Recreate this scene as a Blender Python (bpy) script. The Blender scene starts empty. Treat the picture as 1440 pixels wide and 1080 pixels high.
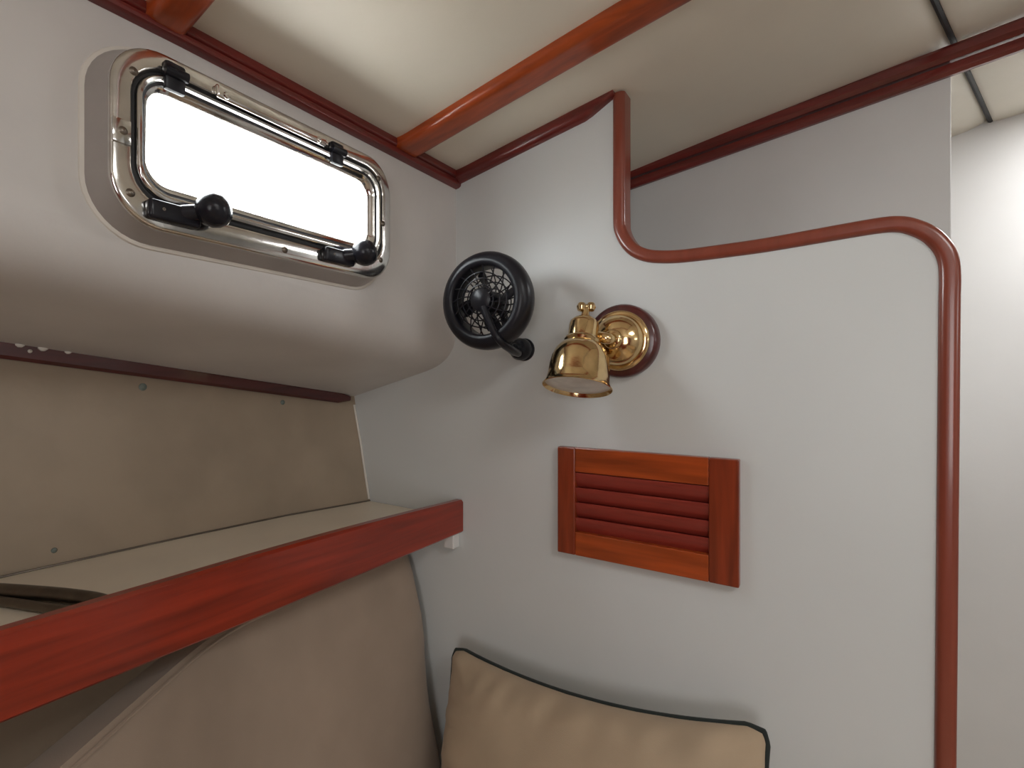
import bpy, bmesh, math, random
from mathutils import Vector, Matrix, noise

random.seed(7)
S = bpy.context.scene
COL = S.collection
PI = math.pi

# ------------------------------------------------------------------ camera
CAM = Vector((0.0, 0.0, 1.35))
cd = bpy.data.cameras.new('camera')
cam = bpy.data.objects.new('camera', cd)
COL.objects.link(cam)
cam.location = CAM
cam.rotation_euler = (PI / 2, 0, math.radians(34.44))
cd.sensor_width = 36.0
cd.lens = 18.0
cd.shift_x = 47.0 / 1440.0
cd.clip_start = 0.01
S.camera = cam

# ------------------------------------------------------------------ world: white overcast sky, darker water below
W = bpy.data.worlds.new('overcast_sky')
S.world = W
W.use_nodes = True
nt = W.node_tree
nt.nodes.clear()
wo = nt.nodes.new('ShaderNodeOutputWorld')
bg = nt.nodes.new('ShaderNodeBackground')
tc = nt.nodes.new('ShaderNodeTexCoord')
sx = nt.nodes.new('ShaderNodeSeparateXYZ')
rp = nt.nodes.new('ShaderNodeValToRGB')
mr = nt.nodes.new('ShaderNodeMapRange')
mr.inputs['From Min'].default_value = -1
mr.inputs['From Max'].default_value = 1
nt.links.new(tc.outputs['Generated'], sx.inputs[0])
nt.links.new(sx.outputs['Z'], mr.inputs['Value'])
nt.links.new(mr.outputs[0], rp.inputs[0])
nt.links.new(rp.outputs[0], bg.inputs[0])
nt.links.new(bg.outputs[0], wo.inputs[0])
e = rp.color_ramp.elements
e[0].position = 0.46
e[0].color = (0.75, 0.77, 0.78, 1)
e[1].position = 0.54
e[1].color = (0.96, 0.98, 1.0, 1)
bg.inputs[1].default_value = 9.5


def area(name, loc, target, sx_, sy_, power, color=(1, 1, 1), portal=False):
    l = bpy.data.lights.new(name, 'AREA')
    l.shape = 'RECTANGLE'
    l.size, l.size_y = sx_, sy_
    l.energy = power
    l.color = color
    if portal:
        l.cycles.is_portal = True
    o = bpy.data.objects.new(name, l)
    COL.objects.link(o)
    o.location = loc
    d = Vector(target) - Vector(loc)
    o.rotation_euler = d.to_track_quat('-Z', 'Y').to_euler()
    return o


# daylight through the portlight in view (portal onto the sky), the deck hatch and the other openings of the cabin
area('portlight_portal', (-0.70, 0.414, 1.615), (0.3, 0.414, 1.615), 0.36, 0.15, 1, portal=True)
area('hatch_daylight', (0.75, -0.05, 1.962), (0.75, -0.05, 0.0), 0.5, 0.5, 4.2, (0.99, 1.0, 0.99))
area('companionway_daylight', (0.75, -1.74, 1.35), (0.75, 0.0, 1.30), 0.6, 0.9, 5.5, (0.99, 1.0, 0.99))
area('side_port_daylight', (1.98, 0.0, 1.60), (0.0, 0.0, 1.60), 0.8, 0.18, 1.2, (0.97, 0.98, 1.0))
area('forward_hatch_daylight', (0.62, 1.40, 1.945), (0.62, 1.40, 0.0), 0.26, 0.26, 3.0, (0.98, 0.99, 1.0))

vs = S.view_settings
vs.view_transform = 'Standard'
vs.look = 'None'
vs.exposure = 0.95
vs.gamma = 1.0
vs.use_curve_mapping = False


# ------------------------------------------------------------------ materials
def principled(name):
    m = bpy.data.materials.new(name)
    m.use_nodes = True
    n = m.node_tree
    return m, n, n.nodes['Principled BSDF']


def setp(b, **k):
    for a, v in k.items():
        b.inputs[a.replace('_', ' ')].default_value = v


def paint(name, c, rough=0.45, var=0.06, scale=6.0, bump=0.03, bscale=60.0, dirt=None):
    """painted / moulded surface: faint tone variation and fine relief"""
    m, n, b = principled(name)
    setp(b, Roughness=rough)
    t = n.nodes.new('ShaderNodeTexCoord')
    no = n.nodes.new('ShaderNodeTexNoise')
    no.inputs['Scale'].default_value = scale
    no.inputs['Detail'].default_value = 4
    r = n.nodes.new('ShaderNodeValToRGB')
    lo = tuple(x * (1 - var) for x in c) + (1,)
    hi = tuple(min(1, x * (1 + var)) for x in c) + (1,)
    if dirt:
        lo = dirt + (1,)
    r.color_ramp.elements[0].color = lo
    r.color_ramp.elements[0].position = 0.3
    r.color_ramp.elements[1].color = hi
    r.color_ramp.elements[1].position = 0.65
    n.links.new(t.outputs['Object'], no.inputs['Vector'])
    n.links.new(no.outputs['Fac'], r.inputs[0])
    n.links.new(r.outputs[0], b.inputs['Base Color'])
    n2 = n.nodes.new('ShaderNodeTexNoise')
    n2.inputs['Scale'].default_value = bscale
    n2.inputs['Detail'].default_value = 3
    bp = n.nodes.new('ShaderNodeBump')
    bp.inputs['Strength'].default_value = bump
    bp.inputs['Distance'].default_value = 0.01
    n.links.new(t.outputs['Object'], n2.inputs['Vector'])
    n.links.new(n2.outputs['Fac'], bp.inputs['Height'])
    n.links.new(bp.outputs[0], b.inputs['Normal'])
    return m


def wood(name, c, axis, rough=0.28, coat=0.35, contrast=0.45):
    """varnished teak / mahogany with grain running along one axis"""
    m, n, b = principled(name)
    setp(b, Roughness=rough)
    b.inputs['Coat Weight'].default_value = coat
    b.inputs['Coat Roughness'].default_value = 0.12
    t = n.nodes.new('ShaderNodeTexCoord')
    mp = n.nodes.new('ShaderNodeMapping')
    sc = [70.0, 70.0, 70.0]
    sc[axis] = 5.0
    mp.inputs['Scale'].default_value = sc
    no = n.nodes.new('ShaderNodeTexNoise')
    no.inputs['Scale'].default_value = 1.0
    no.inputs['Detail'].default_value = 5
    no.inputs['Distortion'].default_value = 0.4
    r = n.nodes.new('ShaderNodeValToRGB')
    r.color_ramp.elements[0].position = 0.28
    r.color_ramp.elements[0].color = tuple(x * (1 - contrast) for x in c) + (1,)
    r.color_ramp.elements[1].position = 0.72
    r.color_ramp.elements[1].color = tuple(min(1, x * (1 + contrast * 0.7)) for x in c) + (1,)
    n.links.new(t.outputs['Object'], mp.inputs[0])
    n.links.new(mp.outputs[0], no.inputs['Vector'])
    n.links.new(no.outputs['Fac'], r.inputs[0])
    n.links.new(r.outputs[0], b.inputs['Base Color'])
    bp = n.nodes.new('ShaderNodeBump')
    bp.inputs['Strength'].default_value = 0.06
    bp.inputs['Distance'].default_value = 0.004
    n.links.new(no.outputs['Fac'], bp.inputs['Height'])
    n.links.new(bp.outputs[0], b.inputs['Normal'])
    return m


def metal(name, c, rough, bump=0.0, bscale=40.0):
    m, n, b = principled(name)
    setp(b, Metallic=1.0, Roughness=rough)
    t = n.nodes.new('ShaderNodeTexCoord')
    no = n.nodes.new('ShaderNodeTexNoise')
    no.inputs['Scale'].default_value = bscale
    no.inputs['Detail'].default_value = 4
    r = n.nodes.new('ShaderNodeValToRGB')
    r.color_ramp.elements[0].position = 0.35
    r.color_ramp.elements[0].color = tuple(x * 0.8 for x in c) + (1,)
    r.color_ramp.elements[1].position = 0.6
    r.color_ramp.elements[1].color = tuple(c) + (1,)
    n.links.new(t.outputs['Object'], no.inputs['Vector'])
    n.links.new(no.outputs['Fac'], r.inputs[0])
    n.links.new(r.outputs[0], b.inputs['Base Color'])
    if bump:
        bp = n.nodes.new('ShaderNodeBump')
        bp.inputs['Strength'].default_value = bump
        bp.inputs['Distance'].default_value = 0.003
        n.links.new(no.outputs['Fac'], bp.inputs['Height'])
        n.links.new(bp.outputs[0], b.inputs['Normal'])
    return m


def fabric(name, c, weave=900.0, rough=0.85, bump=0.25):
    m, n, b = principled(name)
    setp(b, Roughness=rough)
    b.inputs['Sheen Weight'].default_value = 0.15
    t = n.nodes.new('ShaderNodeTexCoord')
    a1 = n.nodes.new('ShaderNodeTexNoise')
    a1.inputs['Scale'].default_value = 9.0
    a1.inputs['Detail'].default_value = 4
    r = n.nodes.new('ShaderNodeValToRGB')
    r.color_ramp.elements[0].position = 0.3
    r.color_ramp.elements[0].color = tuple(x * 0.92 for x in c) + (1,)
    r.color_ramp.elements[1].position = 0.7
    r.color_ramp.elements[1].color = tuple(min(1, x * 1.06) for x in c) + (1,)
    n.links.new(t.outputs['Object'], a1.inputs['Vector'])
    n.links.new(a1.outputs['Fac'], r.inputs[0])
    n.links.new(r.outputs[0], b.inputs['Base Color'])
    w = n.nodes.new('ShaderNodeTexNoise')
    w.inputs['Scale'].default_value = weave
    bp = n.nodes.new('ShaderNodeBump')
    bp.inputs['Strength'].default_value = bump
    bp.inputs['Distance'].default_value = 0.001
    n.links.new(t.outputs['Object'], w.inputs['Vector'])
    n.links.new(w.outputs['Fac'], bp.inputs['Height'])
    n.links.new(bp.outputs[0], b.inputs['Normal'])
    return m


def plastic(name, c, rough=0.35):
    m = paint(name, c, rough=rough, var=0.15, scale=30, bump=0.02, bscale=200)
    m.node_tree.nodes['Principled BSDF'].inputs['Specular IOR Level'].default_value = 0.3
    return m


M = {}
M['bulkhead'] = paint('bulkhead_paint', (0.645, 0.665, 0.66), rough=0.38, var=0.03, scale=3)
M['cabin_side'] = paint('cabin_side_paint', (0.64, 0.615, 0.595), rough=0.42, var=0.05, scale=7)
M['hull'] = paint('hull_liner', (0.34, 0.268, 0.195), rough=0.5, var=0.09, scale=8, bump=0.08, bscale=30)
M['far'] = paint('far_wall_paint', (0.64, 0.635, 0.63), rough=0.45, var=0.03)
M['ceiling'] = paint('ceiling_vinyl', (0.82, 0.765, 0.655), rough=0.5, var=0.04, scale=4, bump=0.05, bscale=25)
M['white'] = paint('white_gloss', (0.75, 0.74, 0.72), rough=0.3, var=0.02)
M['caulk'] = paint('flange_moulding', (0.70, 0.66, 0.60), rough=0.5, var=0.06, scale=20)
M['spacer'] = paint('spacer_grey', (0.34, 0.31, 0.29), rough=0.3, var=0.08, scale=12)
M['shelf'] = paint('shelf_laminate', (0.80, 0.71, 0.58), rough=0.4, var=0.05)
M['plug'] = paint('plug_grey', (0.16, 0.19, 0.17), rough=0.6, var=0.25, scale=90)
RED = (0.27, 0.024, 0.007)
DARK = (0.155, 0.018, 0.014)
ORG = (0.37, 0.062, 0.011)
for nm, cc in (('stile', (0.24, 0.037, 0.011)), ('deep', (0.080, 0.013, 0.012)), ('mid', (0.23, 0.050, 0.028)), ('slat', (0.27, 0.034, 0.022)), ('red', RED), ('dark', DARK), ('orange', ORG)):
    for ai, an in enumerate('xyz'):
        M['wood_%s_%s' % (nm, an)] = wood('teak_%s_%s' % (nm, an), cc, ai, contrast=0.12 if nm == 'mid' else 0.4)
M['chrome'] = metal('polished_stainless', (0.72, 0.70, 0.67), 0.12, bump=0.06, bscale=30)
M['brass'] = metal('lacquered_brass', (0.78, 0.57, 0.30), 0.13, bump=0.10, bscale=45)
M['tube'] = metal('dull_bronze_tube', (0.20, 0.17, 0.14), 0.4)
M['black'] = plastic('black_plastic', (0.010, 0.010, 0.014), 0.32)
M['gasket'] = plastic('gasket_rubber', (0.03, 0.03, 0.032), 0.5)
M['knob'] = plastic('knob_plastic', (0.013, 0.013, 0.018), 0.25)
M['cushion'] = fabric('beige_upholstery', (0.36, 0.275, 0.21))
M['pillow'] = fabric('tan_canvas', (0.43, 0.325, 0.22))
M['piping'] = fabric('dark_green_piping', (0.010, 0.016, 0.014), weave=600)
M['lens'] = paint('frosted_lens', (0.70, 0.70, 0.66), rough=0.35, var=0.12, scale=50)
M['floor'] = wood('cabin_sole', (0.60, 0.47, 0.33), 1, rough=0.35)

gm = bpy.data.materials.new('window_glass')
gm.use_nodes = True
gn = gm.node_tree
gn.nodes.clear()
go = gn.nodes.new('ShaderNodeOutputMaterial')
mx = gn.nodes.new('ShaderNodeMixShader')
tr = gn.nodes.new('ShaderNodeBsdfTransparent')
tr.inputs[0].default_value = (0.96, 0.98, 0.98, 1)
gl = gn.nodes.new('ShaderNodeBsdfGlossy')
gl.inputs['Roughness'].default_value = 0.03
mx.inputs[0].default_value = 0.05
gn.links.new(tr.outputs[0], mx.inputs[1])
gn.links.new(gl.outputs[0], mx.inputs[2])
gn.links.new(mx.outputs[0], go.inputs[0])
M['glass'] = gm


# ------------------------------------------------------------------ mesh helpers
def tag(o, label=None, cat=None, group=None, kind=None):
    if label: o['label'] = label
    if cat: o['category'] = cat
    if group: o['group'] = group
    if kind: o['kind'] = kind
    return o


def empty(name, loc):
    o = bpy.data.objects.new(name, None)
    o.empty_display_size = 0.03
    o.location = loc
    COL.objects.link(o)
    return o


class MB:
    """collects faces in world coordinates; build() links them as ONE mesh object"""

    def __init__(self):
        self.v, self.f = [], []

    def add(self, verts, faces):
        k = len(self.v)
        self.v += [Vector(p) for p in verts]
        self.f += [tuple(i + k for i in q) for q in faces]
        return self

    def loft(self, loops, ring=True, cap0=False, cap1=False, cyc=False):
        n = len(loops[0])
        v = [p for l in loops for p in l]
        f = []
        R = len(loops)
        for a in range(R if cyc else R - 1):
            b = (a + 1) % R
            for i in range(n if ring else n - 1):
                j = (i + 1) % n
                f.append((a * n + i, a * n + j, b * n + j, b * n + i))
        if cap0: f.append(tuple(range(n - 1, -1, -1)))
        if cap1: f.append(tuple((R - 1) * n + i for i in range(n)))
        return self.add(v, f)

    def lathe(self, prof, c, axis, n=40, cap0=False, cap1=False):
        """prof: (radius, height along axis)"""
        c, ax = Vector(c), Vector(axis).normalized()
        u = ax.orthogonal().normalized()
        w = ax.cross(u)
        loops = []
        for r, h in prof:
            loops.append([c + ax * h + (u * math.cos(2 * PI * i / n) + w * math.sin(2 * PI * i / n)) * r for i in range(n)])
        return self.loft(loops, True, cap0, cap1)

    def tube(self, path, r, n=12, cyc=False):
        P = [Vector(p) for p in path]
        N = len(P)
        loops = []
        up = None
        for i in range(N):
            a = P[(i - 1) % N] if (cyc or i > 0) else P[i]
            b = P[(i + 1) % N] if (cyc or i < N - 1) else P[i]
            t = (b - a).normalized()
            if up is None:
                up = t.orthogonal().normalized()
            up = (up - t * up.dot(t)).normalized()
            s = t.cross(up)
            rr = r[i] if isinstance(r, (list, tuple)) else r
            loops.append([P[i] + (up * math.cos(2 * PI * k / n) + s * math.sin(2 * PI * k / n)) * rr for k in range(n)])
        return self.loft(loops, True, not cyc, not cyc, cyc)

    def sweep(self, path, prof, normal):
        """closed profile (side, out) swept along a path lying in a plane of the given normal"""
        P = [Vector(p) for p in path]
        nn = Vector(normal).normalized()
        loops = []
        for i in range(len(P)):
            a, b = P[max(0, i - 1)], P[min(len(P) - 1, i + 1)]
            t = (b - a).normalized()
            s = t.cross(nn).normalized()
            o = s.cross(t).normalized()
            loops.append([P[i] + s * x + o * y for x, y in prof])
        return self.loft(loops, True, True, True)

    def box(self, x0, x1, y0, y1, z0, z1):
        v = [(x, y, z) for x in (x0, x1) for y in (y0, y1) for z in (z0, z1)]
        f = [(0, 1, 3, 2), (4, 6, 7, 5), (0, 4, 5, 1), (2, 3, 7, 6), (0, 2, 6, 4), (1, 5, 7, 3)]
        return self.add(v, f)

    def build(self, name, mat, parent=None, smooth=False, bevel=0.0, seg=2, subd=0, auto=40):
        v = self.v
        if parent is None:
            xs, ys, zs = zip(*v)
            org = Vector(((min(xs) + max(xs)) / 2, (min(ys) + max(ys)) / 2, min(zs)))
        else:
            p, org = parent, Vector((0, 0, 0))
            while p:
                org += p.location
                p = p.parent
        me = bpy.data.meshes.new(name)
        me.from_pydata([p - org for p in v], [], self.f)
        bm = bmesh.new()
        bm.from_mesh(me)
        bmesh.ops.recalc_face_normals(bm, faces=bm.faces)
        if bevel:
            ed = [e_ for e_ in bm.edges if len(e_.link_faces) == 2 and e_.calc_face_angle(0) > 0.6]
            bmesh.ops.bevel(bm, geom=ed, offset=bevel, segments=seg, profile=0.5, affect='EDGES')
        if smooth:
            ca = math.radians(auto)
            for f_ in bm.faces: f_.smooth = True
            for e_ in bm.edges:
                if len(e_.link_faces) == 2 and e_.calc_face_angle(0) > ca: e_.smooth = False
        bm.to_mesh(me)
        bm.free()
        me.materials.append(mat)
        o = bpy.data.objects.new(name, me)
        COL.objects.link(o)
        if parent: o.parent = parent
        else: o.location = org
        if subd:
            md = o.modifiers.new('subd', 'SUBSURF')
            md.levels = md.render_levels = subd
        return o


def like(o, shift, parent=None):
    """copy of a part (and its children), sharing mesh data"""
    c = o.copy()
    COL.objects.link(c)
    c.location = o.location + Vector(shift)
    c.parent = parent if parent else o.parent
    for ch in o.children:
        d = ch.copy()
        COL.objects.link(d)
        d.parent = c
    return c


def catmull(pts, n):
    P = [Vector(p) for p in pts]
    out = []
    for i in range(len(P) - 1):
        p0, p1, p2, p3 = P[max(0, i - 1)], P[i], P[i + 1], P[min(len(P) - 1, i + 2)]
        for k in range(n):
            t = k / n
            out.append(0.5 * ((2 * p1) + (p2 - p0) * t + (2 * p0 - 5 * p1 + 4 * p2 - p3) * t * t + (3 * p1 - p0 - 3 * p2 + p3) * t ** 3))
    out.append(P[-1])
    return out


def rrect(x, y0, y1, z0, z1, r, n=10):
    """rounded rectangle loop in the plane X = x"""
    L = []
    for cy, cz, a0 in ((y1 - r, z1 - r, 0), (y0 + r, z1 - r, 90), (y0 + r, z0 + r, 180), (y1 - r, z0 + r, 270)):
        for i in range(n + 1):
            a = math.radians(a0 + 90 * i / n)
            L.append((x, cy + r * math.cos(a), cz + r * math.sin(a)))
    return L


def rprof(w, h, r, n=5, back=0.0):
    """bar profile: width w (side), from -back to h (out), the two outer edges rounded"""
    L = [(w / 2, -back)]
    for cx, a0 in ((w / 2 - r, 0), (-w / 2 + r, 90)):
        for i in range(n + 1):
            a = math.radians(a0 + 90 * i / n)
            L.append((cx + r * math.cos(a), h - r + r * math.sin(a)))
    L.append((-w / 2, -back))
    return L


def struct(o, label, cat):
    return tag(o, label, cat, kind='structure')


# ------------------------------------------------------------------ the shell of the cabin
D = 0.85                      # bulkhead plane Y
YB, YF = -1.8, 2.4            # aft end, forward end
XS = -0.64                    # cabin side plane


def ceil_z(x, y=0.85):
    x = min(x, 1.4 - x)
    k = max(0.0, min(1.0, (-0.1 - x) / 0.5))
    return 1.8935 + 0.159 * x - 0.022 * x * x - 0.017 * max(0.0, min(1.2, 0.85 - y)) * k


def seam_x(y):
    if y > 1.0: return 0.125 + (y - 1.0) * 0.285
    if y > 0.85: return 0.10 + (y - 0.85) * 0.1667
    return 0.10


def zc(y): return 1.398 + 0.095 * (D - max(y, -0.10))          # lower edge of the cabin side


def strip_pt(y):
    y = max(y, -0.10)
    k = min(1.6, max(-0.3, (D - y) / 0.63))
    return (-0.950 - 0.030 * k, 1.320 + 0.088 * (D - y) / 0.63 if y > -0.2 else 1.320 + 0.088 * 1.05 / 0.63)


def hull_x(y):
    """hull liner where the shelf meets it"""
    pts = [(-1.8, -0.985), (0.2, -0.973), (0.45, -0.957), (0.65, -0.936), (0.85, -0.893), (2.4, -0.45)]
    for (a, xa), (b, xb) in zip(pts, pts[1:]):
        if y <= b: return xa + (xb - xa) * (y - a) / (b - a)
    return pts[-1][1]


# cabin side with the hole for the portlight, one sheet with thickness
mb = MB()
hole = rrect(XS, 0.222, 0.613, 1.524, 1.706, 0.045)
def zlow(y): return zc(y) + 0.06
hy0, hy1, hz0, hz1, hr = 0.222, 0.613, 1.524, 1.706, 0.045
Y0, Y1, Z1 = -0.10, D + 0.03, 1.80
outer = []
for q in range(4):
    for i in range(11):
        k = abs(i - 5) / 5
        side = (i < 5) == (q in (0, 2))          # True: on the vertical side, False: on top or bottom
        cy_ = Y1 if q in (0, 3) else Y0
        cz_ = Z1 if q in (0, 1) else zlow(cy_)
        ty = hy1 - hr if q in (0, 3) else hy0 + hr
        tz = hz1 - hr if q in (0, 1) else hz0 + hr
        if side: y, z = cy_, cz_ + (tz - cz_) * k
        else:
            y = cy_ + (ty - cy_) * k
            z = Z1 if q in (0, 1) else zlow(y)
        outer.append((XS, y, z))
mb.loft([[Vector(a).lerp(Vector(b), t) for a, b in zip(outer, hole)] for t in (0, 0.45, 0.75, 0.88, 0.95, 1)])
mb.add([(XS, YB, zlow(-0.1)), (XS, -0.1, zlow(-0.1)), (XS, -0.1, 1.80), (XS, YB, 1.80)], [(0, 1, 2, 3)])
mb.loft([hole, rrect(XS - 0.03, 0.17, 0.70, 1.505, 1.77, 0.045)])
NFLAT = len(mb.f)
# rounded turn into the underside of the side deck
ys = [YB, -1.0, -0.11] + [-0.10 + (D + 0.13) * i / 40 for i in range(41)]
loops = []
for y in ys:
    b = zc(y)
    sx_, sz_ = strip_pt(y)
    pr = [(XS, b + 0.06)]
    P0, P1, P2 = Vector((XS, b + 0.06)), Vector((XS, b)), Vector((XS + (sx_ - XS) * 0.26, b + (sz_ - b) * 0.26))
    for i in range(1, 11):
        t = i / 10
        q = P0 * (1 - t) ** 2 + P1 * 2 * t * (1 - t) + P2 * t * t
        pr.append((q.x, q.y))
    pr.append((sx_ - 0.03, sz_ - (b - sz_) * 0.1))
    loops.append([(x, y, z) for x, z in pr])
mb.loft(loops, ring=False)
w = mb.build('wall_left', M['cabin_side'], smooth=True)
for pl in w.data.polygons[:NFLAT]: pl.use_smooth = False
struct(w, 'off-white cabin side holding the portlight, turning under into the side deck', 'wall')

# hull liner below the side deck
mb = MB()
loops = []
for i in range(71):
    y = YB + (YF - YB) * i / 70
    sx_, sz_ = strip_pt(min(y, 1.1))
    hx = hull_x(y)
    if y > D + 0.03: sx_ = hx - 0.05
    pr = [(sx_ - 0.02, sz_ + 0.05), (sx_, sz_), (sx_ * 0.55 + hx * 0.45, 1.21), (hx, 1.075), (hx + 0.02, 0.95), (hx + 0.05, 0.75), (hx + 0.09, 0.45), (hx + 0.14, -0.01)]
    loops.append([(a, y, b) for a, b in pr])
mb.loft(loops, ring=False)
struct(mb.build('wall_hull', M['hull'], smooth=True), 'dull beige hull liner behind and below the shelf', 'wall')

# bulkhead with its stepped cut-out
cut = [(-0.294, 1.842), (-0.294, 1.74), (-0.294, 1.638), (-0.291, 1.607), (-0.274, 1.578), (-0.250, 1.562), (-0.221, 1.555), (-0.188, 1.552),
       (-0.130, 1.5515), (-0.075, 1.552), (0.0, 1.5555), (0.050, 1.5575), (0.072, 1.5560), (0.087, 1.5500), (0.103, 1.538), (0.115, 1.521), (0.121, 1.503), (0.1225, 1.480),
       (0.122, 1.446), (0.121, 1.30), (0.120, 1.15), (0.119, 1.0), (0.118, 0.87), (0.116, 0.5), (0.115, 0.0)]
cutp = catmull([(x, D, z) for x, z in cut], 4)
top = [(-0.66, ceil_z(-0.66) + 0.006)] + [(-0.66 + 0.366 * i / 8, ceil_z(-0.66 + 0.366 * i / 8) + 0.006) for i in range(1, 8)]
outl = [(-0.80, 0.0), (-0.99, 0.9), (-0.99, 1.335), (-0.66, 1.41)] + top + [(p.x, p.z) for p in cutp]
mb = MB()
n = len(outl)
mb.add([(x, D, z) for x, z in outl] + [(x, D + 0.02, z) for x, z in outl],
       [tuple(range(n)), tuple(range(2 * n - 1, n - 1, -1))] + [(i, (i + 1) % n, n + (i + 1) % n, n + i) for i in range(n)])
struct(mb.build('wall_front', M['bulkhead']), 'white painted bulkhead with a stepped cut-out edged in teak', 'wall')

# the other side of the doorway
mb = MB()
mb.box(0.80, 2.10, D, D + 0.02, 0, 1.97)
struct(mb.build('wall_front_right', M['bulkhead']), 'white bulkhead on the far side of the doorway', 'wall')

# wall of the compartment seen over the cut-out
mb = MB()
def far_z(x): return 1.842 + 0.137 * (x + 0.389)
fo = [(-0.639, 0.0), (0.170, 0.0), (0.170, far_z(0.170) - 0.002), (-0.60, far_z(-0.60) - 0.002), (-0.639, far_z(-0.60) - 0.006)]
mb.add([(x, 1.170, z) for x, z in fo] + [(x, 1.190, z) for x, z in fo],
       [(0, 1, 2, 3, 4), (9, 8, 7, 6, 5)] + [(i, (i + 1) % 5, 5 + (i + 1) % 5, 5 + i) for i in range(5)])
struct(mb.build('wall_far', M['far'], bevel=0.002), 'shaded grey-white wall of the compartment beyond the cut-out', 'wall')
mb = MB()
mb.box(-0.639, 2.04, 1.62, 1.64, 0, 2.02)
struct(mb.build('wall_forward', M['white']), 'bright white wall at the forward end past the doorway', 'wall')
mb = MB()
mb.box(-0.66, -0.64, D + 0.021, YF, 0, 1.86)
struct(mb.build('wall_left_forward', M['far']), 'side of the compartment behind the bulkhead', 'wall')
mb = MB()
mb.box(2.04, 2.06, YB, YF, 0, 1.90)
struct(mb.build('wall_right', M['cabin_side']), 'white wall on the other side of the cabin', 'wall')
mb = MB()
mb.box(-1.05, 2.06, YB - 0.02, YB, 0, 2.0)
struct(mb.build('wall_back', M['wood_red_z']), 'teak wall at the aft end of the cabin', 'wall')
mb = MB()
mb.box(-1.05, 2.06, YB, YF, -0.02, 0.0)
struct(mb.build('floor', M['floor']), 'brown wooden cabin sole', 'floor')

# overhead: padded panel on the left, second panel beyond the seam
def ceiling_panel(name, fx0, fx1, lift, r0, r1, label):
    mb = MB()
    loops = []
    NY, NX = 84, 40
    for j in range(NY + 1):
        y = YB + (YF - YB) * j / NY
        a, b = fx0(y), fx1(y)
        row = []
        for i in range(NX + 1):
            t = i / NX
            t = 0.5 - 0.5 * math.cos(PI * t)
            x = a + (b - a) * t
            z = ceil_z(x, y) + lift
            for d, r in ((x - a, r0), (b - x, r1)):
                if r and d < r:
                    z += 0.30 * r * (1 - math.sqrt(max(0, 1 - (1 - d / r) ** 2)))
            row.append((x, y, z))
        loops.append(row)
    mb.loft(loops, ring=False)
    # upper skin so the panel has thickness
    mb.loft([[(x, y, z + 0.03) for x, y, z in l] for l in loops], ring=False)
    return struct(mb.build(name, M['ceiling'], smooth=True), label, 'ceiling')


ceiling_panel('ceiling', lambda y: -0.66, lambda y: seam_x(y) - 0.002, 0.0, 0.06, 0.07, 'cream vinyl padded overhead between the cabin side and the seam')
ceiling_panel('ceiling_right', lambda y: seam_x(y) + 0.002, lambda y: 2.06, 0.004, 0.02, 0.0, 'cream overhead panel beyond the dark seam at upper right')
mb = MB()
mb.tube([(seam_x(y), y, ceil_z(seam_x(y)) + 0.010) for y in [YB + (YF - YB) * i / 60 for i in range(61)]], 0.005, 8)
struct(mb.build('trim_1', M['gasket'], smooth=True), 'dark seam strip between the two overhead panels', 'trim')

# frames of the two hatches the daylight comes through
for i, (hx_, hy_, hw_, lab) in enumerate(((0.75, -0.05, 0.27, 'aluminium frame of the deck hatch over the main cabin'), (0.62, 1.40, 0.14, 'aluminium frame of the deck hatch over the forward cabin'))):
    L = []
    for a, b in ((0.05, 0.012), (0.05, -0.012), (0.035, -0.018), (0.005, -0.018), (0.0, -0.012), (0.0, 0.012)):
        L.append([(hx_ + p[1], hy_ + p[2], ceil_z(0.75) - 0.004 + b) for p in rrect(0, -a - hw_, a + hw_, -a - hw_, a + hw_, 0.05, 6)])
    struct(MB().loft(L).build('trim_%d' % (11 + i), M['chrome'], smooth=True, auto=40), lab, 'hatch frame')

# ------------------------------------------------------------------ wooden trim of the room
# along the top of the cabin side: cap moulding with a bead under it
zt = ceil_z(XS) - 0.001
cap = [(0, 0.006), (0.011, 0.006), (0.0125, 0.002), (0.0125, -0.006), (0.0105, -0.009), (0.0085, -0.010), (0.0085, -0.012), (0.0125, -0.014), (0.0135, -0.019), (0.0125, -0.024), (0.008, -0.027), (0, -0.028)]
mb = MB()
mb.loft([[(XS + a, y, ceil_z(XS, y) - 0.001 + (b if b > 0 else b * (1 - 0.30 * max(0, min(1, (D - y) / 0.55))))) for a, b in cap] for y in (YB, -0.9, -0.35, 0, 0.3, D)], True, True, True)
struct(mb.build('trim_2', M['wood_dark_y'], smooth=True, auto=30), 'dark mahogany moulding along the top of the cabin side', 'trim')

# along the top of the bulkhead: quarter-round that tapers off at the upright
mb = MB()
path, loops = [], []
for i in range(25):
    x = -0.630 + (-0.300 + 0.630) * i / 24
    k = min(1.0, (1 - i / 24) * 5 + 0.25)
    h = 0.022 * k
    z1 = ceil_z(x) - 0.0005
    pr = [(0, 0.004), (-0.013, 0.004), (-0.015, 0.0), (-0.015, -h * 0.55), (-0.012, -h * 0.85), (-0.007, -h), (0, -h)]
    loops.append([(x, D + a, z1 + b) for a, b in pr])
mb.loft(loops, True, True, True)
struct(mb.build('trim_3', M['wood_dark_x'], smooth=True, auto=35), 'dark mahogany moulding where the bulkhead meets the overhead', 'trim')

# edging of the stepped cut-out, one bent strip
mb = MB()
mb.sweep([(p.x, D + 0.010, p.z) for p in cutp], rprof(0.021, 0.017, 0.0075, back=0.017), (0, -1, 0))
struct(mb.build('trim_4', M['wood_mid_z'], smooth=True, auto=50), 'varnished teak edging curving along the stepped cut-out and down the doorway', 'trim')

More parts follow.
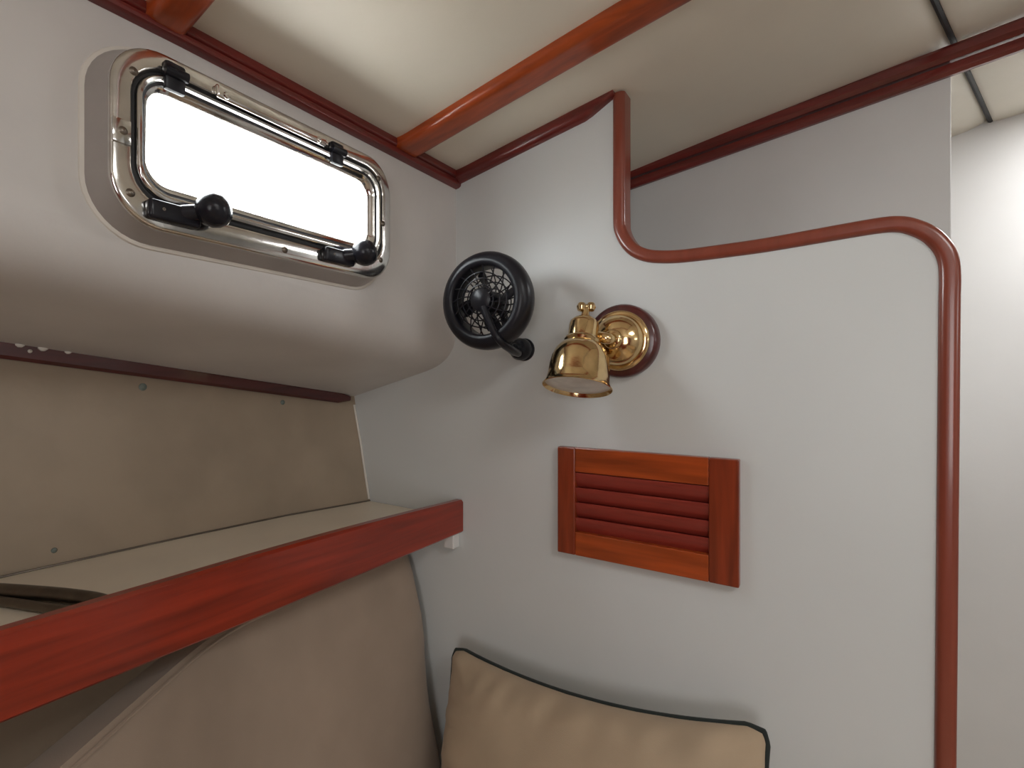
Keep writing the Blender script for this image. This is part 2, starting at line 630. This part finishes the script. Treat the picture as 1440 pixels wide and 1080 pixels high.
# double moulding at the head of the far wall
for nm, dz, h, out in (('trim_5', -0.024, 0.024, 0.020), ('trim_6', -0.047, 0.019, 0.012)):
    mb = MB()
    loops = []
    for i in range(13):
        x = -0.66 + 1.36 * i / 12
        z0 = far_z(x) + dz
        pr = [(0, 0), (-out * 0.6, 0), (-out, h * 0.25), (-out, h * 0.75), (-out * 0.8, h), (0, h)]
        loops.append([(x, 1.170 + a, z0 + b) for a, b in pr])
    mb.loft(loops, True, True, True)
    struct(mb.build(nm, M['wood_dark_x'], smooth=True, auto=30),
           'upper strip of the dark double moulding over the far wall' if nm == 'trim_5' else 'lower thinner strip of the dark double moulding over the far wall', 'trim')
# rub strip under the side deck, right end rounded
mb = MB()
ysr = [YB, -1.0, -0.4] + [-0.2 + (0.832 + 0.2) * i / 30 for i in range(31)]
loops = []
for i, y in enumerate(ysr):
    sx_, sz_ = strip_pt(y)
    d = 0.832 - y
    k = 0.45 + 0.55 * math.sqrt(max(0.0, 1 - (1 - d / 0.012) ** 2)) if d < 0.012 else 1
    c = sz_ - 0.006
    pr = [(0.0, -0.015), (0.012, -0.015), (0.016, -0.010), (0.016, 0.006), (0.013, 0.011), (0.0, 0.011)]
    loops.append([(sx_ - 0.004 + a, y, c + b * k + (0.010 * (0.5 - min(0.5, max(0, y))) * (1 if b > 0 else -0.4))) for a, b in pr])
mb.loft(loops, True, True, True)
st = struct(mb.build('trim_7', M['wood_deep_y'], smooth=True, auto=30), 'chipped dark wooden strip under the side deck', 'trim')
for (y, dz, s) in ((0.236, 0.010, 0.006), (0.262, 0.011, 0.007), (0.247, -0.003, 0.0028), (0.292, 0.010, 0.005)):
    sx_, sz_ = strip_pt(y)
    mb = MB()
    mb.lathe([(0.0005, 0.0032), (s * 0.6, 0.0028), (s, 0.001), (s, -0.003)], (sx_ + 0.0122, y, sz_ - 0.004 + dz * 0.7), (1, 0, 0.3), 9)
    mb.build('bare_chip', M['caulk'], st, smooth=True)

# overhead beams (battens) across the cabin
def beam(nm, y0, w, label):
    mb = MB()
    loops = []
    pr0 = [(-w / 2, 0.004), (-w / 2, -0.004)]
    for i in range(6):
        a = math.radians(180 + 90 * i / 5); pr0.append((-w / 2 + 0.013 + 0.013 * math.cos(a), -0.007 + 0.010 * math.sin(a)))
    for i in range(6):
        a = math.radians(270 + 90 * i / 5); pr0.append((w / 2 - 0.013 + 0.013 * math.cos(a), -0.007 + 0.010 * math.sin(a)))
    pr0 += [(w / 2, 0.004)]
    for i in range(41):
        x = -0.632 + (seam_x(y0) + 0.632) * i / 40
        loops.append([(x, y0 + a, ceil_z(x, y0) + b) for a, b in pr0])
    mb.loft(loops, True, True, True)
    return struct(mb.build(nm, M['wood_orange_x'], smooth=True, auto=40), label, 'beam')


beam('trim_8', 0.690, 0.056, 'long orange-brown teak beam crossing the overhead near the bulkhead')
beam('trim_9', 0.283, 0.044, 'short end of a teak beam above the portlight at upper left')

# ------------------------------------------------------------------ portlight
win = empty('window_1', (XS, 0.417, 1.506))
struct(win, 'rectangular chrome portlight with rounded corners and a blown-out white pane', 'window')
XF = -0.600
fl = [rrect(XS + a, 0.217 - b, 0.619 + b, 1.518 - b, 1.711 + b, 0.052 + b) for a, b in ((-0.001, 0.0155), (0.002, 0.0145), (0.003, 0.0125), (0.003, 0.006))]
MB().loft(fl).build('flange', M['caulk'], win, smooth=True)
sp = [rrect(x, 0.216 - b, 0.618 + b, 1.517 - b, 1.712 + b, 0.052 + b) for x, b in ((XS, 0.0105), (XS + 0.006, 0.0085), (XF - 0.012, 0.001), (XF - 0.006, 0.000), (XF - 0.006, -0.012))]
MB().loft(sp).build('spacer_ring', M['spacer'], win, smooth=True)


def ring(name, steps, mat, r=0.052, closed=False):
    """steps: (x, inset from the outer frame edge)"""
    L = [rrect(x, 0.216 + i, 0.618 - i, 1.517 + i * 1.35, 1.712 - i, max(0.006, r - i * 0.75)) for x, i in steps]
    return MB().loft(L).build(name, mat, win, smooth=True, auto=50)


ring('outer_frame', [(XF - 0.010, 0.001), (XF - 0.004, 0.0), (XF - 0.0012, 0.0012), (XF, 0.004), (XF, 0.0175), (XF - 0.0004, 0.0188), (XF - 0.0012, 0.0193)], M['chrome'])
ring('gasket', [(XF - 0.020, 0.016), (XF - 0.0045, 0.0185), (XF - 0.0008, 0.0190), (XF - 0.0014, 0.0200), (XF - 0.0040, 0.0210), (XF - 0.0035, 0.0235), (XF - 0.006, 0.0245), (XF - 0.020, 0.030)], M['gasket'])
ring('sash', [(XF - 0.014, 0.0230), (XF - 0.006, 0.0235), (XF + 0.001, 0.0245), (XF + 0.0025, 0.0265), (XF + 0.0015, 0.029), (XF - 0.002, 0.030)], M['chrome'])
ring('sash_seal', [(XF - 0.0018, 0.0298), (XF - 0.003, 0.031), (XF - 0.004, 0.033)], M['gasket'])
ring('sash_bevel', [(XF - 0.004, 0.0325), (XF - 0.006, 0.036), (XF - 0.012, 0.041), (XF - 0.020, 0.0415), (XF - 0.0215, 0.037)], M['chrome'])
pn = [rrect(x, 0.216 + 0.040, 0.618 - 0.040, 1.517 + 0.054, 1.712 - 0.040, 0.02) for x in (XF - 0.018, XF - 0.013)]
MB().loft(pn, True, True, True).build('pane', M['glass'], win)

# hinges, hinge cover plate, latches, screws
h = MB().box(XF - 0.002, XF + 0.006, 0.266, 0.288, 1.672, 1.704).build('hinge', M['black'], win, smooth=True, bevel=0.003)
MB().lathe([(0.001, -0.013), (0.006, -0.012), (0.006, 0.012), (0.001, 0.013)], (XF + 0.006, 0.277, 1.692), (0, 1, 0), 14, True, True).build('hinge_pin', M['black'], h, smooth=True)
like(h, (0, 0.226, 0))
hp = MB().box(XF - 0.001, XF + 0.007, 0.322, 0.482, 1.6885, 1.705).build('hinge_plate', M['chrome'], win, smooth=True, bevel=0.0035, seg=3)
hs = MB().lathe([(0.0005, 0.0022), (0.003, 0.0018), (0.0045, 0.0), (0.0045, -0.002)], (XF + 0.007, 0.334, 1.694), (1, 0, 0), 12).build('plate_screw', M['chrome'], hp, smooth=True)
like(hs, (0, 0.134, 0))
stp = MB().box(XF - 0.001, XF + 0.0025, 0.2175, 0.2345, 1.597, 1.622).build('strike_plate', M['chrome'], win, smooth=True, bevel=0.001)
sc = MB().lathe([(0.0005, 0.0020), (0.003, 0.0016), (0.0045, 0.0), (0.0045, -0.002)], (XF + 0.0003, 0.2375, 1.677), (1, 0, 0), 12).build('screw', M['tube'], win, smooth=True)
for dy, dz in ((-0.003, -0.128), (-0.0105, -0.067), (0.352, 0.004), (0.362, -0.066), (0.357, -0.126), (0.18, -0.148)):
    like(sc, (0.002 if dz == -0.067 else 0, dy, dz))

lt = MB().box(XF - 0.002, XF + 0.012, 0.248, 0.302, 1.526, 1.547).build('latch', M['knob'], win, smooth=True, bevel=0.004, seg=3)
MB().tube([(XF + 0.004, 0.285, 1.540), (XF + 0.012, 0.296, 1.543), (XF + 0.018, 0.306, 1.545)], [0.010, 0.009, 0.008], 12).build('latch_arm', M['knob'], lt, smooth=True)
MB().lathe([(0.0005, -0.019), (0.008, -0.0175), (0.0145, -0.0125), (0.0185, -0.0045), (0.0195, 0.002), (0.018, 0.010), (0.013, 0.0165), (0.006, 0.0195), (0.0005, 0.020)], (XF + 0.022, 0.309, 1.547), (0.8, 0.5, 0.15), 24).build('latch_knob', M['knob'], lt, smooth=True)
MB().lathe([(0.0005, 0.0022), (0.003, 0.0018), (0.004, 0.0)], (XF + 0.010, 0.262, 1.5375), (1, 0, 0), 10).build('latch_screw', M['tube'], lt, smooth=True)
like(lt, (0, 0.229, 0.0))

# ------------------------------------------------------------------ shelf with its fiddle, cleat
sh = empty('shelf', (-0.78, 0.0, 1.055))
tag(sh, 'long beige shelf under the side deck with a red-brown teak fiddle rail', 'shelf')
mb = MB()
ysr = [YB + 0.01 + (D - 0.002 - YB - 0.01) * i / 40 for i in range(41)]
mb.loft([[(-0.640, y, 1.055), (-0.640, y, 1.075), (hull_x(y) + 0.002, y, 1.075), (hull_x(y) + 0.004, y, 1.055)] for y in ysr], True, True, True)
mb.build('shelf_board', M['shelf'], sh)
mb = MB()
loops = []
for y in ysr:
    t = max(0, min(1, (D - y) / 0.5))
    zt_, zb_ = 1.112 + 0.013 * math.sin(t * PI / 2), 1.046 - 0.005 * t
    pr = [(-0.640, zb_), (-0.623, zb_), (-0.620, zb_ + 0.003), (-0.620, zt_ - 0.004), (-0.624, zt_), (-0.636, zt_), (-0.640, zt_ - 0.004)]
    loops.append([(x, y, z) for x, z in pr])
mb.loft(loops, True, True, True)
mb.build('fiddle_rail', M['wood_red_y'], sh, smooth=True, auto=30)
mb = MB()
mb.box(-0.655, -0.630, 0.828, 0.849, 1.014, 1.046)
tag(mb.build('cleat', M['white'], sh, bevel=0.002), 'small white block under the end of the fiddle rail')

# seam bead where shelf meets the hull liner
mb = MB()
mb.tube([(hull_x(y) + 0.003, y, 1.0765) for y in ysr], 0.0016, 6)
mb.build('seam_bead', M['tube'], sh, smooth=True)
# sealant bead up the corner of liner and bulkhead
mb = MB()
mb.tube([(-0.944, D - 0.003, 1.30), (-0.921, D - 0.003, 1.21), (-0.893, D - 0.003, 1.08)], 0.003, 6)
struct(mb.build('trim_10', M['caulk'], smooth=True), 'pale sealant bead in the corner of liner and bulkhead', 'trim')

# plugs over the fastenings in the hull liner
def liner_pt(y, z):
    sx_, sz_ = strip_pt(y); hx = hull_x(y)
    mx_ = sx_ * 0.55 + hx * 0.45
    if z > 1.21:
        t = (z - 1.21) / (sz_ - 1.21); return mx_ + (sx_ - mx_) * t
    t = (z - 1.075) / (1.21 - 1.075); return hx + (mx_ - hx) * t
for i, (y, z, r, lab) in enumerate(((0.398, 1.345, 0.0065, 'larger grey-green screw plug in the hull liner below the wooden strip'),
                                    (0.660, 1.311, 0.0052, 'smaller grey-green screw plug in the hull liner nearer the bulkhead'),
                                    (0.276, 1.098, 0.004, 'tiny grey plug in the hull liner low down just above the shelf'))):
    mb = MB()
    mb.lathe([(0.0005, 0.0018), (r * 0.7, 0.0015), (r, 0.0), (r, -0.003)], (liner_pt(y, z) + 0.0005, y, z), (1, 0, 0), 16)
    tag(mb.build('screw_plug', M['plug'], smooth=True), lab, 'screw plug', 'plugs in the hull liner')

# bent tube lying on the shelf
mb = MB()
pth = catmull([(-0.93, 0.160, 1.0875), (-0.868, 0.192, 1.0875), (-0.79, 0.229, 1.0875), (-0.735, 0.250, 1.087), (-0.712, 0.252, 1.0865), (-0.704, 0.243, 1.085), (-0.716, 0.234, 1.083), (-0.765, 0.216, 1.082), (-0.845, 0.187, 1.082), (-0.94, 0.150, 1.082)], 6)
mb.tube(pth, [0.0095 - 0.0035 * max(0, min(1, (i - 22) / 14)) for i in range(len(pth))], 14)
tag(mb.build('bent_tube', M['tube'], smooth=True), 'dull bronze-grey hairpin of bent tube lying on the shelf behind the fiddle', 'tube')

# ------------------------------------------------------------------ fan on the bulkhead
fan = empty('cabin_fan', (-0.477, D, 1.415))
tag(fan, 'small round black cabin fan on a swivel arm in the corner of the bulkhead', 'fan')
FC = Vector((-0.479, 0.725, 1.4905))
FN = Vector((0.10, -1.0, -0.02)).normalized()
mb = MB()
prof = [(0.0580, -0.020), (0.0720, -0.022), (0.0800, -0.016), (0.0830, -0.004), (0.0825, 0.008), (0.0785, 0.017), (0.0700, 0.0225), (0.0620, 0.0225), (0.0580, 0.019), (0.0570, 0.008), (0.0570, -0.012), (0.0580, -0.020)]
mb.lathe(prof, FC, FN, 56)
mb.build('fan_housing', M['black'], fan, smooth=True, auto=50)
FU = FN.orthogonal().normalized()
FV = FN.cross(FU)
def fpt(a, r, h): return FC + FN * h + (FU * math.cos(a) + FV * math.sin(a)) * r
def grille(name, h, dome):
    mb = MB()
    for r in (0.024, 0.035, 0.046):
        hh = h + dome * (1 - (r / 0.058) ** 2)
        mb.tube([fpt(2 * PI * i / 40, r, hh) for i in range(40)], 0.0012, 5, True)
    for k in range(16):
        a = 2 * PI * k / 16 + 0.1
        mb.tube([fpt(a + 0.30 * q, 0.018 + 0.041 * q, h + dome * (1 - ((0.018 + 0.041 * q) / 0.058) ** 2)) for q in (0, 0.25, 0.5, 0.75, 1)], 0.0012, 5)
    return mb.build(name, M['black'], fan, smooth=True)
grille('front_grille', 0.017, 0.010)
grille('rear_grille', -0.016, -0.006)
MB().lathe([(0.0005, 0.030), (0.012, 0.0295), (0.019, 0.026), (0.021, 0.020), (0.021, 0.012), (0.0005, 0.011)], FC, FN, 28).build('grille_badge', M['black'], fan, smooth=True)
MB().lathe([(0.0005, 0.009), (0.014, 0.008), (0.018, 0.002), (0.018, -0.014), (0.019, -0.016), (0.019, -0.045), (0.015, -0.050), (0.0005, -0.051)], FC, FN, 28).build('motor', M['black'], fan, smooth=True)
for k in range(4):
    a0 = 2 * PI * k / 4 + 0.9
    lo, up_ = [], []
    loops = []
    for i in range(6):
        q = i / 5
        r = 0.016 + 0.036 * q
        w_ = 0.22 + 0.10 * math.sin(q * PI)
        A, B = fpt(a0 - w_ + 0.2 * q, r, 0.006), fpt(a0 + w_ * 0.7 + 0.2 * q, r, -0.010)
        t = FN * 0.0012
        loops.append([A + t, B + t, B - t, A - t])
    MB().loft(loops, True, True, True).build('fan_blade', M['black'], fan, smooth=True, auto=60)
# yoke and swivel mount
MB().tube(catmull([FC - FN * 0.045, FC - FN * 0.050 + Vector((0.004, 0.010, -0.030)), Vector((-0.466, 0.770, 1.420)), Vector((-0.470, 0.800, 1.408)), Vector((-0.477, 0.825, 1.413))], 5), 0.0075, 12).build('arm', M['black'], fan, smooth=True)
MB().tube(catmull([FC + FN * 0.024 + Vector((0.006, 0, -0.012)), FC + FN * 0.022 + Vector((0.022, 0, -0.05)), FC + FN * 0.012 + Vector((0.036, 0.0, -0.074)), Vector((-0.450, 0.775, 1.404)), Vector((-0.470, 0.812, 1.408))], 5), 0.0062, 10).build('front_yoke', M['black'], fan, smooth=True)
MB().lathe([(0.0005, -0.040), (0.008, -0.039), (0.011, -0.034), (0.011, -0.030), (0.017, -0.028), (0.0205, -0.022), (0.0205, -0.010), (0.018, -0.004), (0.0215, -0.003), (0.0215, 0.0)], (-0.477, D, 1.415), (0, 1, 0), 28).build('mount', M['black'], fan, smooth=True, auto=35)

# ------------------------------------------------------------------ brass reading lamp
LB = Vector((-0.2865, D, 1.4215))
lamp = empty('reading_lamp', LB)
tag(lamp, 'polished brass reading lamp with bell shade on a round wooden backplate', 'lamp')
MB().lathe([(0.061, 0.0), (0.0615, -0.012), (0.059, -0.018), (0.055, -0.0205), (0.0005, -0.0205)], LB, (0, 1, 0), 48).build('backplate', M['wood_deep_z'], lamp, smooth=True, auto=50)
MB().lathe([(0.0495, -0.0195), (0.0500, -0.024), (0.0475, -0.027), (0.0425, -0.028), (0.0415, -0.031), (0.0400, -0.037), (0.033, -0.045), (0.022, -0.051), (0.016, -0.0525), (0.0150, -0.056), (0.0120, -0.058), (0.0005, -0.0585)], LB, (0, 1, 0), 48).build('wall_cup', M['brass'], lamp, smooth=True, auto=50)
RIM = Vector((-0.3215, 0.737, 1.3445))
AX = Vector((0.002, -0.034, -0.104)).normalized()
def lp(h): return RIM - AX * h
J = lp(0.088)
MB().tube(catmull([LB + Vector((0, -0.055, 0)), LB + Vector((-0.006, -0.068, 0.001)), LB.lerp(J, 0.75) + Vector((0.003, 0, 0.0)), J], 5), 0.0095, 14).build('swivel_arm', M['brass'], lamp, smooth=True)
MB().lathe([(0.0005, 0.0), (0.0085, 0.002), (0.012, 0.008), (0.0085, 0.015), (0.0005, 0.017)], LB.lerp(J, 0.60) + Vector((0, 0, -0.003)), (J - LB), 18).build('swivel_joint', M['brass'], lamp, smooth=True)
MB().lathe([(0.0005, -0.117), (0.0100, -0.1165), (0.018, -0.114), (0.0225, -0.109), (0.0235, -0.104), (0.0235, -0.083), (0.0270, -0.081), (0.0285, -0.077), (0.0265, -0.073), (0.0005, -0.072)], RIM, AX, 36).build('socket', M['brass'], lamp, smooth=True, auto=40)
MB().lathe([(0.0255, -0.074), (0.0330, -0.069), (0.0400, -0.060), (0.0445, -0.048), (0.0465, -0.034), (0.0475, -0.018), (0.0490, -0.008), (0.0525, -0.002), (0.0540, 0.0), (0.0530, 0.0008), (0.0500, -0.006), (0.0460, -0.020), (0.0440, -0.046), (0.0300, -0.066)], RIM, AX, 48).build('shade', M['brass'], lamp, smooth=True, auto=60)
MB().lathe([(0.0505, -0.0055), (0.046, -0.0040), (0.030, -0.0015), (0.0005, -0.0005)], RIM, AX, 40).build('lens', M['lens'], lamp, smooth=True)
KT = lp(0.116)
key = MB().lathe([(0.0085, 0.002), (0.0075, -0.004), (0.0060, -0.010), (0.0065, -0.0165), (0.0005, -0.017)], KT, AX, 16).build('switch_stem', M['brass'], lamp, smooth=True)
kc = lp(0.1365)
mb = MB()
sd = Vector((0.8247, 0.5656, 0))
for s in (-1, 1):
    mb.lathe([(0.0005, -0.0078), (0.006, -0.0058), (0.0082, 0.0), (0.006, 0.0058), (0.0005, 0.0078)], kc + sd * 0.0075 * s, AX, 12)
mb.tube([kc - sd * 0.007, kc + sd * 0.007], 0.005, 10)
mb.build('switch_key', M['brass'], key, smooth=True)

# ------------------------------------------------------------------ louvred teak vent
vt = empty('louvre_vent', (-0.2555, D, 1.050))
tag(vt, 'red-brown teak louvred vent panel with slanted slats on the bulkhead', 'vent')
x0, x1, z0, z1 = -0.4015, -0.1095, 1.050, 1.2385
ix0, ix1, iz0, iz1 = -0.368, -0.151, 1.091, 1.196
yf, yb = 0.8345, D
MB().box(x0, ix0, yf, yb, z0, z1).build('stile', M['wood_stile_z'], vt, bevel=0.002)
MB().box(ix1, x1, yf, yb, z0, z1).build('stile', M['wood_stile_z'], vt, bevel=0.002)
MB().box(ix0, ix1, yf + 0.0007, yb, iz1, z1).build('rail', M['wood_orange_x'], vt, bevel=0.0015)
MB().box(ix0, ix1, yf + 0.0007, yb, z0, iz0).build('rail', M['wood_orange_x'], vt, bevel=0.0015)
MB().box(ix0, ix1, yb - 0.001, yb + 0.0002, iz0, iz1).build('backing', M['wood_dark_x'], vt)
ns = 4
pitch = (iz1 - iz0) / ns
mb = MB()
zc0 = iz0 + pitch * 0.5
pr = []
for dy, dz in ((0.0090, -0.0135), (0.0105, -0.0150), (0.0125, -0.0140), (0.0085, 0.0), (0.0050, 0.0105), (0.0030, 0.0120), (0.0008, 0.0115), (0.0002, 0.0095), (0.0040, -0.002)):
    pr.append((dy, dz))
mb.loft([[(x, yf + 0.0025 + dy, zc0 + dz) for dy, dz in pr] for x in (ix0, ix1)], True, True, True)
sl = mb.build('slat', M['wood_slat_x'], vt, smooth=True, auto=35)
for k in range(1, ns):
    like(sl, (0, 0, pitch * k))

# ------------------------------------------------------------------ settee added out of the frame to bounce light into the cabin
se = empty('bounce_settee', (1.5, -0.5, 0.0))
tag(se, 'long beige settee added out of view to bounce light', 'bounce_settee')
MB().box(1.05, 2.02, YB + 0.02, 0.40, 0.0, 0.36).build('bounce_base', M['white'], se, bevel=0.004)
MB().box(1.04, 2.02, YB + 0.03, 0.39, 0.36, 0.47).build('bounce_cushion', M['pillow'], se, smooth=True, bevel=0.025, seg=4)

# ------------------------------------------------------------------ upholstery
# backrest cushion leaning on the hull below the shelf
cu = empty('backrest_cushion', (-0.75, 0.45, 0.48))
tag(cu, 'large beige backrest cushion wedged below the shelf against the hull', 'cushion')
rows = []
def cush_sec(s):
    """front face top and bottom, thickness for a station along Y"""
    y = 0.05 + (0.838 - 0.05) * s
    k = math.log1p(math.exp((0.405 - y) / 0.03)) * 0.03
    xt = -0.732 - 0.02 * (y - 0.4) / 0.45 + 0.60 * k
    ztp = 0.995
    return y, xt, ztp
loops = []
NS = 40
for i in range(NS + 1):
    s = i / NS
    y, xt, ztp = cush_sec(s)
    e_ = min(1.0, (1 - s) * NS / 2.5)
    e_ = math.sqrt(max(0.0, 1 - (1 - e_) ** 2)) if e_ < 1 else 1
    e_ = 0.45 + 0.55 * e_
    th = 0.085
    xb, zb = xt + 0.135, 0.485
    fr_ = Vector((xb - xt, zb - ztp)).normalized()
    nrm = Vector((-fr_.y, fr_.x))
    if nrm.x < 0: nrm = -nrm
    bul = 0.016 * e_
    pr = []
    H = math.hypot(xb - xt, zb - ztp)
    base = Vector((xt, ztp))
    for q in [0, 0.015, 0.04] + [0.1 + 0.8 * j / 10 for j in range(11)] + [0.96, 0.985, 1]:
        bulge = bul * (1 - (2 * q - 1) ** 4) + (0.004 * noise.noise(Vector((y * 9, q * 6, 3))) if 0.05 < q < 0.95 else 0)
        edge = 0.010 * (1 - min(1, q / 0.04)) ** 2 + 0.018 * (1 - min(1, (1 - q) / 0.04)) ** 2
        ek = max(0.0, 1 - (0.838 - y) / 0.075) ** 2 * max(0.0, min(1.0, (q - 0.30) / 0.25))
        p = base + fr_ * H * q + nrm * (bulge - edge - 0.03 * (1 - e_) - 0.055 * ek)
        pr.append((p.x, p.y))
    p1 = base + fr_ * H - nrm * th * 0.9
    p2 = base + fr_ * 0.004 - nrm * th
    pr += [(p1.x, p1.y), ((p1.x + p2.x) / 2 - 0.006 * nrm.x, (p1.y + p2.y) / 2), (p2.x, p2.y)]
    loops.append([(x, y, z) for x, z in pr])
MB().loft(loops, True, True, True).build('cover', M['cushion'], cu, smooth=True, auto=50)
# welt seam along the top front edge
MB().tube([Vector(l[1]) + Vector((0.001, 0, 0.001)) for l in loops], 0.0022, 6).build('welt', M['cushion'], cu, smooth=True)

# berth below, only just under the frame
be = empty('berth', (-0.4, -0.3, 0.0))
tag(be, 'berth with a beige seat cushion under the throw pillow', 'berth')
MB().box(-0.66, 0.05, YB + 0.02, 0.845, 0.0, 0.34).build('berth_base', M['white'], be, bevel=0.004)
MB().box(-0.67, 0.06, YB + 0.03, 0.845, 0.34, 0.455).build('seat_cushion', M['cushion'], be, smooth=True, bevel=0.025, seg=4)

# throw pillow
pw = empty('throw_pillow', (-0.33, 0.66, 0.455))
tag(pw, 'tan throw pillow with dark green piping propped against the bulkhead', 'pillow')
TL, TR = Vector((-0.604, 0.797, 0.842)), Vector((-0.068, 0.797, 0.886))
BL, BR = Vector((-0.560, 0.640, 0.455)), Vector((-0.050, 0.640, 0.460))
PN = (TR - TL).cross(BL - TL).normalized()
if PN.y > 0: PN = -PN
def ppt(u, v):
    """u left-right, v top-bottom in -1..1, edges drawn in between the corners"""
    a = (1 + u) / 2
    b = (1 + v) / 2
    pu = a + 0.022 * (1 - v * v) * (-u) 
    pv = b + 0.075 * (1 - u * u) * (-v) * 0.9
    # round the corners
    cr = max(0, abs(u) - 0.90) / 0.10 * max(0, abs(v) - 0.90) / 0.10
    pu += -0.012 * cr * (1 if u > 0 else -1)
    pv += -0.020 * cr * (1 if v > 0 else -1)
    return (TL * (1 - pu) + TR * pu) * (1 - pv) + (BL * (1 - pu) + BR * pu) * pv
NU = 64
def pillow_side(sgn):
    v, f = [], []
    for j in range(NU + 1):
        for i in range(NU + 1):
            u = math.sin((-1 + 2 * i / NU) * PI / 2)
            w_ = math.sin((-1 + 2 * j / NU) * PI / 2)
            t = ((1 - u ** 4) * (1 - w_ ** 4)) ** 0.55
            h = 0.072 * t
            ed = min(1 - abs(u), 1 - abs(w_))
            wr = math.exp(-((ed - 0.12) / 0.12) ** 2)
            along = u if (1 - abs(w_)) < (1 - abs(u)) else w_
            across = w_ if (1 - abs(w_)) < (1 - abs(u)) else u
            h += 0.0085 * wr * noise.noise(Vector((along * 10 + across * 2.5, across * 1.6, sgn * 5))) + 0.004 * t * noise.noise(Vector((u * 3, w_ * 3, 9)))
            v.append(ppt(u, w_) + PN * sgn * max(0, h) * (1 if sgn > 0 else 0.6))
    for j in range(NU):
        for i in range(NU):
            a = j * (NU + 1) + i
            f.append((a, a + 1, a + NU + 2, a + NU + 1))
    return v, f
mb = MB()
for sgn in (1, -1):
    mb.add(*pillow_side(sgn))
pc = mb.build('pillow_cover', M['pillow'], pw, smooth=True, auto=80)
bp_ = []
K = 40
for i in range(K): bp_.append(ppt(math.sin((-1 + 2 * i / K) * PI / 2), -1))
for i in range(K): bp_.append(ppt(1, math.sin((-1 + 2 * i / K) * PI / 2)))
for i in range(K): bp_.append(ppt(math.sin((1 - 2 * i / K) * PI / 2), 1))
for i in range(K): bp_.append(ppt(-1, math.sin((1 - 2 * i / K) * PI / 2)))
MB().tube(bp_, 0.0042, 10, True).build('piping', M['piping'], pw, smooth=True)
